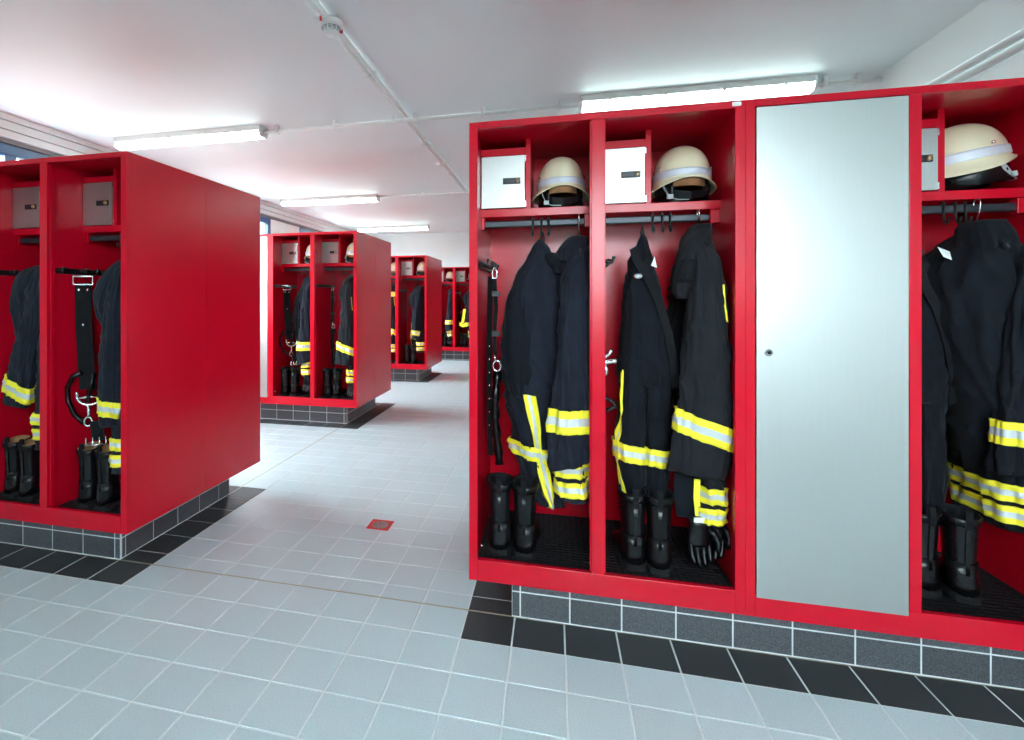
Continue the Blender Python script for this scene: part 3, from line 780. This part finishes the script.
def make_boot(label, loc):
    t = thing('fire_boot', label, 'boot', loc, 'boots in the lockers', org=(0, 0, 0))
    V, F = ringloft(BR); n = 28; F.append(tuple(range((len(BR) - 1) * n, len(BR) * n)))
    up = mk('boot_upper', V, F, 'leather', t, None, True)
    sb_ = up.modifiers.new('smooth', 'SUBSURF'); sb_.levels = 1; sb_.render_levels = 1
    # lining, seen through the open top
    LR = [((.066, .318), (-.056, .305), .045, 0), ((.062, .321), (-.052, .308), .042, 0), ((.058, .31), (-.049, .30), .039, 0), ((.05, .22), (-.043, .21), .033, 0), ((.045, .15), (-.04, .14), .03, 0)]
    V, F = ringloft(LR); F.append(tuple(range(4 * n, 5 * n))); mk('boot_lining', V, F, 'webbing', t, None, True)
    # heel counter and ankle band
    def patch(nm, rs, a0, a1, off, m, par):
        V = []; F = []; k_ = 14
        for (fy, fz), (by, bz), w_, x_ in rs:
            c = Vector((x_, (fy + by) / 2, (fz + bz) / 2)); v = Vector((0, (fy - by) / 2, (fz - bz) / 2)); L_ = v.length
            for k in range(k_ + 1):
                a = a0 + (a1 - a0) * k / k_; cs, sn = math.cos(a), math.sin(a)
                V.append(c + Vector(((w_ + off) * math.copysign(abs(cs) ** .85, cs), 0, 0)) + v * ((L_ + off) / L_) * math.copysign(abs(sn) ** .85, sn))
        for i in range(len(rs) - 1):
            for k in range(k_):
                j = i * (k_ + 1) + k; F.append((j, j + k_ + 1, j + k_ + 2, j + 1))
        o = mk(nm, V, F, m, par, None, True); s_ = o.modifiers.new('thickness', 'SOLIDIFY'); s_.thickness = .004; s_.offset = 0
    patch('heel_counter', BR[4:8], PI * 1.08, PI * 1.92, .003, 'leather', t)
    patch('top_collar', [BR[0], BR[1], BR[2]], 0, 2 * PI, .003, 'leather', t)
    patch('back_seam', BR[2:6], PI * 1.47, PI * 1.53, .003, 'leather', t)
    # sole outline
    ol = [(0, -.058), (.030, -.052), (.040, -.03), (.041, .0), (.038, .04), (.044, .09), (.050, .14), (.048, .18), (.036, .21), (.015, .226)]
    ol = ol + [(-x, y) for x, y in reversed(ol[1:])]
    def slab(z0, z1, pts, s=1.0):
        k = len(pts); V = [(x * s, y, z0) for x, y in pts] + [(x * s, y, z1) for x, y in pts]
        return V, [tuple(reversed(range(k))), tuple(range(k, 2 * k))] + [(i, (i + 1) % k, k + (i + 1) % k, k + i) for i in range(k)]
    s_ = MB(); s_.add(*slab(.014, .030, ol)); s_.add(*slab(0, .014, [p for p in ol if p[1] < .035])); s_.add(*slab(0, .014, [p for p in ol if p[1] > .06]))
    s_.build('sole', 'sole', t, .003)
    lp = MB(); lp.ribbon([(0, -.058, .27), (0, -.062, .30), (0, -.058, .335), (0, -.05, .338), (0, -.046, .30)], .018, .003, (1, 0, 0)); lp.build('pull_loop', 'webbing', t)
    lc = MB()
    for k in range(6): lc.tube([(-.02, .058 + .001 * k, .15 + k * .022), (0, .064 + .001 * k, .155 + k * .022), (.02, .058 + .001 * k, .15 + k * .022)], .003, 6)
    lc.build('laces', 'webbing', t)
    return t
boot0 = make_boot('black leather boot, one of the pair below the tape-crossed navy trousers', (.135, .005, .2705))
BZ = .2705
def boot(x, y, rz, label, tan=False):
    o = dup(boot0, (0, 0, 0), label); o.location = (x, y, BZ); o.rotation_euler.z = rz
    o.scale = (1.15, 1.0, .97)
    if tan:
        for ch in o.children:
            if ch.name.startswith('boot_lining'): ch.data = LINT
    return o
LINT = [c for c in boot0.children if c.name.startswith('boot_lining')][0].data.copy(); LINT.materials[0] = M['tan']
boot0.scale = (1.15, 1.0, .97)
boot0.rotation_euler.z = .06
boot(.242, -.002, -.05, boot0['label'])
lab = 'black leather boot, one of the pair below the trousers hung by braces'
boot(.664, .008, .08, lab); boot(.758, -.005, -.06, lab)
lab = 'black leather boot, one of the pair in the bay next to the silver door'
boot(1.655, .07, .12, lab); boot(1.765, .055, -.1, lab)
lab = 'black leather boot, one of the pair beside the broad plain end panel'
boot(-1.975, -.01, .08, lab, True); boot(-1.850, -.02, -.03, lab, True)
lab = 'black leather boot, one of a pair, second bay from the broad end panel'
boot(-2.475, .0, .08, lab, True); boot(-2.35, -.015, -.05, lab, True)

# ------------------------------------------------------------------ helmets
def make_helmet(label, loc):
    t = thing('fire_helmet', label, 'helmet', loc, 'helmets on the locker shelves', org=(0, 0, 0))
    n = 64; m_ = 26; ZR = .092; Hh = .148
    def prm(a):
        back = (1 + math.sin(a)) / 2                  # 1 at the neck side (+y)
        side = abs(math.cos(a))
        drop = .034 * side ** 2 + .030 * back ** 2
        flare = .008 + .016 * back ** 1.5 + .010 * side ** 2
        return drop, flare
    def P(s, a, off=0.0):
        drop, fl = prm(a)
        cx_, sx_ = math.cos(a), math.sin(a)
        th = min(s, .8) / .8 * PI / 2
        r = math.sin(th) ** .92; z = ZR + .012 + Hh * math.cos(th) ** .85 * .93
        a_, b_ = .104 + off, .126 + off
        if s > .8:
            q = (s - .8) / .2; r = 1 + 0 * q
            rr = fl * q ** 1.8
            z = ZR + .012 - (drop + .012) * q
            return Vector((cx_ * (a_ + rr), sx_ * (b_ + rr), z))
        return Vector((cx_ * a_ * r, sx_ * b_ * r, z + (off if s < .4 else 0)))
    V = [P(0, 0)]; F = []
    for i in range(1, m_ + 1):
        for k in range(n): V.append(P(i / m_, 2 * PI * k / n))
    for k in range(n): F.append((0, 1 + k, 1 + (k + 1) % n))
    for i in range(m_ - 1):
        for k in range(n):
            l = (k + 1) % n; F.append((1 + i * n + k, 1 + (i + 1) * n + k, 1 + (i + 1) * n + l, 1 + i * n + l))
    sh = mk('shell', V, F, 'cream', t, None, True)
    s_ = sh.modifiers.new('thickness', 'SOLIDIFY'); s_.thickness = .004; s_.offset = -1
    rim = MB(); rim.tube([P(1, 2 * PI * k / n) for k in range(n)], .0032, 6, 0, True); rim.build('rim', 'cream', sh)
    V = []; F = []
    for i, s in enumerate((.73, .755, .78, .81, .835)):
        for k in range(n): V.append(P(s, 2 * PI * k / n, .0025))
    for i in range(4):
        for k in range(n):
            l = (k + 1) % n; F.append((i * n + k, (i + 1) * n + k, (i + 1) * n + l, i * n + l))
    bd = mk('reflective_band', V, F, 'hband', t, None, True); s_ = bd.modifiers.new('thickness', 'SOLIDIFY'); s_.thickness = .0015; s_.offset = 1
    for a in (-PI * .12, PI * 1.12, PI * .3, PI * .7):
        p = P(.69, a, .003); q = Vector((math.cos(a), math.sin(a), 0)); rv = MB(); rv.tube([p - q * .002, p + q * .004, p + q * .006], [.006, .0055, .002], 10); rv.build('rivet', 'steel', sh)
    def skirt(nm, m, a0, a1, prof, par=t, th=.003):
        V = []; F = []; k_ = 40
        for r, z in prof:
            for k in range(k_ + 1):
                a = a0 + (a1 - a0) * k / k_
                d, f = prm(a); V.append((math.cos(a) * (.100 + r), math.sin(a) * (.120 + r), z if z is not None else ZR - d + .006))
        for i in range(len(prof) - 1):
            for k in range(k_):
                j = i * (k_ + 1) + k; F.append((j, j + k_ + 1, j + k_ + 2, j + 1))
        o = mk(nm, V, F, m, par, None, True); q = o.modifiers.new('thickness', 'SOLIDIFY'); q.thickness = th; return o
    skirt('liner', 'tan', 0, 2 * PI, [(-.006, ZR + .03), (-.010, ZR), (-.016, ZR - .028), (-.022, ZR - .03)])
    skirt('neck_guard', 'leather', -PI * .28, PI * 1.28, [(-.004, ZR + .0), (.0, ZR - .03), (-.002, .04), (.004, .003)])
    b = MB()
    for s in (-1,):
        b.ribbon([(s * .092, -.045, ZR - .0), (s * .088, -.062, .06), (s * .074, -.085, .02), (s * .05, -.102, .007), (s * .01, -.108, .006)], .018, .003, (0, 1, .25))
    b.build('chin_strap', 'strapgrey', t)
    b = MB(); b.ribbon([(-.085, -.07, .055), (-.045, -.10, .028), (0, -.107, .022), (.05, -.098, .03), (.085, -.07, .055)], .032, .004, (0, .2, 1)); b.build('face_guard', 'leather', t)
    b = MB(); b.box(-.085, -.062, -.098, -.084, .012, .03); b.build('strap_buckle', 'strapgrey', t, .002)
    # head cradle
    b = MB(); V, F = lathe([(.0, ZR + .075), (.05, ZR + .065), (.085, ZR + .03)], (0, 0, 0), 20); b.add(V, F, 0, True); b.build('cradle', 'leather', t)
    return t
SZ = 1.7335
h1 = make_helmet('cream fire helmet beside the valuables box above the tape-crossed trousers', (.388, .20, SZ))
def helmet(x, y, rz, label, sc=1.0, tilt=(0, 0)):
    o = dup(h1, (0, 0, 0), label); o.location = (x, y, SZ); o.rotation_euler = (tilt[0], tilt[1], rz)
    if sc != 1: o.scale = (sc,) * 3
    return o
h1.rotation_euler.z = .1; h1.scale = (.95, .95, .97)
helmet(.882, .195, .12, 'cream fire helmet on the shelf of the bay adjoining the silver-door locker', 1.02)
helmet(1.89, .215, 1.45, 'cream fire helmet turned sideways in the bay next to the silver door', 1.04, (-.17, .0)).location.z += .018

# ------------------------------------------------------------------ belts, ropes, hooks and gloves
def belt_c1():
    t = thing('safety_belt', 'black safety belt with studs hanging beside the tape-crossed trousers', 'belt', (.1, .2, 1.48), 'belts and ropes on the side hooks')
    x = .098; y = .20
    b = MB(); b.ribbon([(.078, y - .02, 1.44), (.072, y - .02, 1.2), (.071, y - .02, .9), (.078, y - .02, .62)], .03, .005, (.8, -.6, 0)); b.build('belt_strap', 'webbing', t)
    b = MB()
    for k in range(7): b.cyl((.073, y - .026, 1.12 - k * .06), (0, -1, 0), .005, .003, 8)
    b.build('eyelet', 'steel', t)
    b = MB(); b.ribbon([(x, y - .05, 1.43), (x + .008, y - .05, 1.3), (x, y - .05, 1.18), (x + .004, y - .05, 1.08)], .018, .005, (1, 0, 0)); b.build('lanyard', 'webbing', t)
    b = MB()
    for z in (1.36, 1.18): b.box(x - .012, x + .025, y - .06, y - .045, z - .012, z + .012)
    b.build('slider', 'black', t, .002)
    b = MB(); b.tube([(x, y - .05, 1.48), (x + .012, y - .05, 1.46), (x + .010, y - .05, 1.43), (x - .008, y - .05, 1.43), (x - .010, y - .05, 1.46)], .005, 8, 0, True); b.build('carabiner', 'steel', t)
    b = MB(); pts = [(x + .012 + .018 * math.cos(2 * PI * k / 14), y - .055, 1.035 + .024 * math.sin(2 * PI * k / 14)) for k in range(14)]; b.tube(pts, .006, 8, 0, True); b.tube([(x, y - .052, 1.085), (x + .006, y - .055, 1.06)], .007, 8); b.build('snap_hook', 'steel', t)
    b = MB(); pts = [(x + .016 - .012 * math.sin(k * .25), y - .055 - .01 * math.sin(k * .4), 1.01 - k * .028) for k in range(16)]; b.tube(pts, [.019 + .004 * math.sin(k * 2.1) for k in range(16)], 10); b.build('padded_rope', 'leather', t)
    return t
belt1 = belt_c1()
def belt_wide():
    x = -2.06; y = .03
    t = thing('safety_belt', 'wide black safety belt with steel rings beside the broad plain end panel', 'belt', (x, y, 1.48), 'belts and ropes on the side hooks')
    b = MB(); b.ribbon([(x, y, 1.42), (x + .005, y, 1.2), (x + .02, y, 1.0), (x + .04, y - .01, .86)], .075, .008, (.80, .60, 0)); b.build('belt_strap', 'webbing', t)
    b = MB(); q = Vector((.80, .60, 0))
    c = Vector((x, y, 1.435)); b.tube([c - q * .045 + Vector((0, 0, .022)), c + q * .045 + Vector((0, 0, .022)), c + q * .045 - Vector((0, 0, .022)), c - q * .045 - Vector((0, 0, .022))], .006, 8, 0, True); b.build('ring_buckle', 'steel', t)
    b = MB()
    for z, s in ((1.385, -.02), (1.385, .02), (1.2, 0), (.93, -.015)): 
        p = Vector((x + .01, y - .008, z)) + q * s; b.cyl(p, (.60, -.80, 0), .008, .004, 10)
    b.build('eyelet', 'steel', t)
    b = MB(); c = Vector((x + .075, y - .03, .835)); pts = [c + q * (.058 * math.cos(a)) + Vector((0, 0, .05 * math.sin(a))) for a in [PI + PI * k / 12 for k in range(13)]]; b.tube(pts + [pts[-1] + Vector((0, 0, .02))], .007, 8); b.tube([pts[0] + Vector((0, 0, .02)), pts[0]], .007, 8); b.tube([c - q * .05 - Vector((0, 0, .012)), c - Vector((0, 0, .008)), c + q * .05 - Vector((0, 0, .012))], .006, 8); b.build('d_ring', 'steel', t)
    b = MB(); b.tube([c + Vector((0, -.01, -.05)), c + Vector((.004, -.01, -.085)), c + Vector((0, -.01, -.11))], .008, 8); pts = [c + q * (.018 * math.cos(a)) + Vector((0, -.01, -.135 + .024 * math.sin(a))) for a in [2 * PI * k / 12 for k in range(12)]]; b.tube(pts, .005, 8, 0, True); b.build('snap_hook', 'steel', t)
    b = MB(); b.tube([(x + .02, y - .03, .95), (x - .03, y - .035, .93), (x - .065, y - .035, .87), (x - .06, y - .035, .80), (x - .02, y - .035, .73), (x + .04, y - .035, .69)], .013, 10); b.tube([(x + .1, y - .03, .95), (x + .085, y - .035, .88), (x + .06, y - .03, .80)], .013, 10); b.build('padded_rope', 'leather', t)
    b = MB(); b.ribbon([(x + .105, y - .02, .70), (x + .12, y - .02, .60)], .06, .008, (.80, .60, 0)); b.build('belt_tail', 'webbing', t)
    b = MB(); c = Vector((x + .12, y - .035, .60))
    for s in (-.045, -.015, .015, .045): b.tube([c + q * s + Vector((0, 0, .02)), c + q * s + Vector((0, 0, -.015)), c + q * (s * .8) + Vector((0, 0, -.028))], .004, 6)
    b.tube([c - q * .05 - Vector((0, 0, .02)), c + q * .05 - Vector((0, 0, .02))], .004, 6); b.build('prong_buckle', 'steel', t)
    return t
beltL = belt_wide()

def make_glove(label, loc, rz=0, cuffmat='white'):
    t = thing('work_glove', label, 'glove', loc, 'gloves hanging in the lockers', org=(0, 0, 0))
    b = MB()
    V = []; F = []; n = 20
    st = [(.0, .038, .018), (-.02, .036, .020), (-.045, .040, .022), (-.075, .044, .022), (-.095, .044, .020), (-.105, .040, .016)]
    for z, rx, ry in st:
        for k in range(n):
            a = 2 * PI * k / n; V.append((rx * math.cos(a), ry * math.sin(a), z))
    for i in range(len(st) - 1):
        for k in range(n):
            l = (k + 1) % n; F.append((i * n + k, (i + 1) * n + k, (i + 1) * n + l, i * n + l))
    F.append(tuple(range(n))); F.append(tuple(reversed(range((len(st) - 1) * n, len(st) * n))))
    b.add(V, F, 0, True)
    for k, (x, L_) in enumerate(((-.031, .058), (-.010, .072), (.011, .066), (.031, .05))):
        s = -1 if k < 2 else 1
        b.tube([(x, 0, -.085), (x * 1.06, -.003, -.105), (x * 1.05, -.012, -.105 - L_ * .5), (x * .95, -.024, -.105 - L_ * .85), (x * .92, -.030, -.105 - L_)], [.0115, .0118, .0112, .0105, .006], 10)
    b.tube([(.030, -.004, -.035), (.050, -.012, -.055), (.060, -.022, -.082), (.056, -.03, -.105), (.052, -.032, -.113)], [.014, .014, .0125, .011, .006], 10)
    b.build('glove_body', 'leather', t)
    c = MB(); V = []; F = []
    for z, rx, ry in ((.018, .042, .022), (.0, .041, .0215), (-.006, .040, .021)):
        for k in range(n):
            a = 2 * PI * k / n; V.append((rx * math.cos(a), ry * math.sin(a), z))
    for i in range(2):
        for k in range(n):
            l = (k + 1) % n; F.append((i * n + k, (i + 1) * n + k, (i + 1) * n + l, i * n + l))
    c.add(V, F, 0, True); c.build('cuff', 'webbing', t)
    c = MB(); c.box(-.03, .012, -.026, -.019, -.006, .014); c.build('cuff_label', cuffmat, t, .002)
    t.rotation_euler.z = rz
    return t
g1 = make_glove('black leather glove with white cuff label below the bulky-collared jacket', (.905, -.005, .485), .15)
g2 = dup(g1, (.055, .035, .012), 'black leather glove half behind the labelled glove below the bulky-collared jacket', None, -.5)
for ch in list(g2.children):
    if ch.name.startswith('cuff_label'): bpy.data.objects.remove(ch, do_unlink=True)
b = MB(); gs = thing('glove_strap', 'short yellow-edged strap holding gloves under the jacket hem', 'strap', (.90, .0, .62))
b.ribbon([(.895, -.012, .64), (.892, -.014, .57), (.898, -.016, .50)], .022, .005, (1, 0, 0)); b.build('strap', 'yellow', gs)
b = MB(); b.ribbon([(.885, .012, .66), (.882, .012, .57), (.892, .012, .48)], .13, .006, (1, 0, 0)); b.build('backing', 'cloth2', gs)
# chrome double hook and dark loop on the divider in bay 2
dh = thing('wing_hook', 'chrome double coat hook on the divider beside the braced trousers', 'hook', (.534, .03, 1.07))
b = MB(); b.tube([(.53, .02, 1.09), (.55, .02, 1.095), (.575, .015, 1.115), (.585, .012, 1.13)], [.012, .012, .009, .01], 10); b.tube([(.53, .02, 1.075), (.555, .02, 1.075), (.59, .01, 1.085), (.605, .008, 1.088)], [.014, .012, .009, .011], 10); b.tube([(.55, .02, 1.075), (.565, .018, 1.05), (.562, .016, 1.025)], [.011, .01, .008], 10)
b.build('hook_arms', 'steel', dh)
b = MB(); b.box(.5325, .538, .0, .045, 1.03, 1.13); b.build('hook_plate', 'steel', dh, .003)
dl = thing('rope_loop', 'dark rope loop hung below the chrome double hook', 'rope', (.56, .03, .92))
b = MB(); b.tube([(.534, .03, .93), (.56, .02, .935), (.59, .015, .92), (.60, .015, .90), (.57, .015, .885), (.534, .03, .88)], .009, 8); b.build('rope', 'leather', dl)

# ------------------------------------------------------------------ contents of the farther lockers (copies)
def comp(ux, uy, ci): return Vector((ux + (.018, .506)[ci], uy, 0))
O1 = comp(.026, UY, 0); O2 = comp(.026, UY, 1); OL2 = comp(-2.636, UY, 1); OL1 = comp(-2.636, UY, 0)
def put(src, o_from, o_to, label, shift=(0, 0, 0), rz=0): return dup(src, o_to - o_from + Vector(shift), label, None, rz)
BAYS = [
    (comp(-2.632, 2.977, 0), 'in the second block, bay beside its silver door', dict(j=j1, jo=O1, js=(-.03, 0, -.02), t=t1, to=O1, ts=(.04, .04, 0), h=.36, belt=(beltL, OL2, (-.0, .05, .03)), boots=(.09, .20), glove=(.36, .50))),
    (comp(-2.632, 2.977, 1), 'in the second block, end bay', dict(j=j2, jo=O2, js=(-.035, 0, -.03), h=.36, belt=(belt1, O1, (.05, .0, .0)), boots=(.10, .21), glove=(.39, .47))),
    (comp(-2.632, 6.152, 0), 'in the third block, inner bay', dict(j=j2, jo=O2, js=(-.03, 0, -.02), h=.36, boots=(.12, .23), orange=.40)),
    (comp(-2.632, 6.152, 1), 'in the third block, end bay', dict(j=jL2, jo=OL2, js=(-.02, 0, .0), t=t2, to=O2, ts=(.09, .05, 0), h=.36, boots=(.13, .24), glove=None)),
    (comp(-2.275, 9.391, 0), 'in the rear-wall bay half hidden by the third block', dict(j=j1, jo=O1, js=(-.02, 0, -.02), h=.33, boots=(.14, .26), glove=(.36, .5))),
    (comp(-2.275, 9.391, 1), 'in the rear-wall bay with a yellow strap', dict(j=jL2, jo=OL2, js=(-.02, 0, .0), h=.36, belt=(belt1, O1, (.03, 0, 0)), boots=(.12, .22), ystrap=.2)),
]
for o_, where, d in BAYS:
    put(d['j'], d['jo'], o_, 'turnout jacket with taped sleeve ' + where, d['js'])
    if d.get('t'): put(d['t'], d['to'], o_, 'turnout trousers ' + where, d['ts'])
    x_, y_ = o_.x, o_.y
    helmet(x_ + d['h'], y_ + .33, random.uniform(-.2, .2), 'cream fire helmet ' + where)
    for bxx in d['boots']: boot(x_ + bxx, y_ + .14 + random.uniform(0, .02), random.uniform(-.1, .1), 'black boot, one of a pair ' + where)
    if d.get('belt'): put(d['belt'][0], d['belt'][1], o_, 'black safety belt with steel fittings ' + where, d['belt'][2])
    if d.get('glove'):
        q = dup(g1, (0, 0, 0), 'black glove with white cuff label ' + where); q.location = (x_ + d['glove'][0], y_ + .12, d['glove'][1])
    if d.get('orange'):
        t = thing('tool_strap', 'orange webbing strap ' + where, 'strap', (x_ + .4, y_ + .05, 1.4))
        for z in (1.42, .78):
            b = MB(); b.ribbon([(x_ + .36, y_ + .045, z), (x_ + .45, y_ + .045, z + .004)], .075, .006, (0, 0, 1)); b.build('strap', 'orange', t)
    if d.get('ystrap'):
        t = thing('tool_strap', 'wide yellow webbing strap hanging in a rear-wall bay', 'strap', (x_ + .2, y_ + .08, 1.1))
        b = MB(); b.ribbon([(x_ + .22, y_ + .06, 1.12), (x_ + .2, y_ + .05, .95), (x_ + .17, y_ + .05, .82)], .06, .006, (1, 0, .1)); b.build('strap', 'yellow', t)
        b = MB(); b.ribbon([(x_ + .10, y_ + .05, .80), (x_ + .18, y_ + .045, .76), (x_ + .28, y_ + .05, .78)], .08, .006, (0, 0, 1)); b.build('strap_end', 'yellow', t)
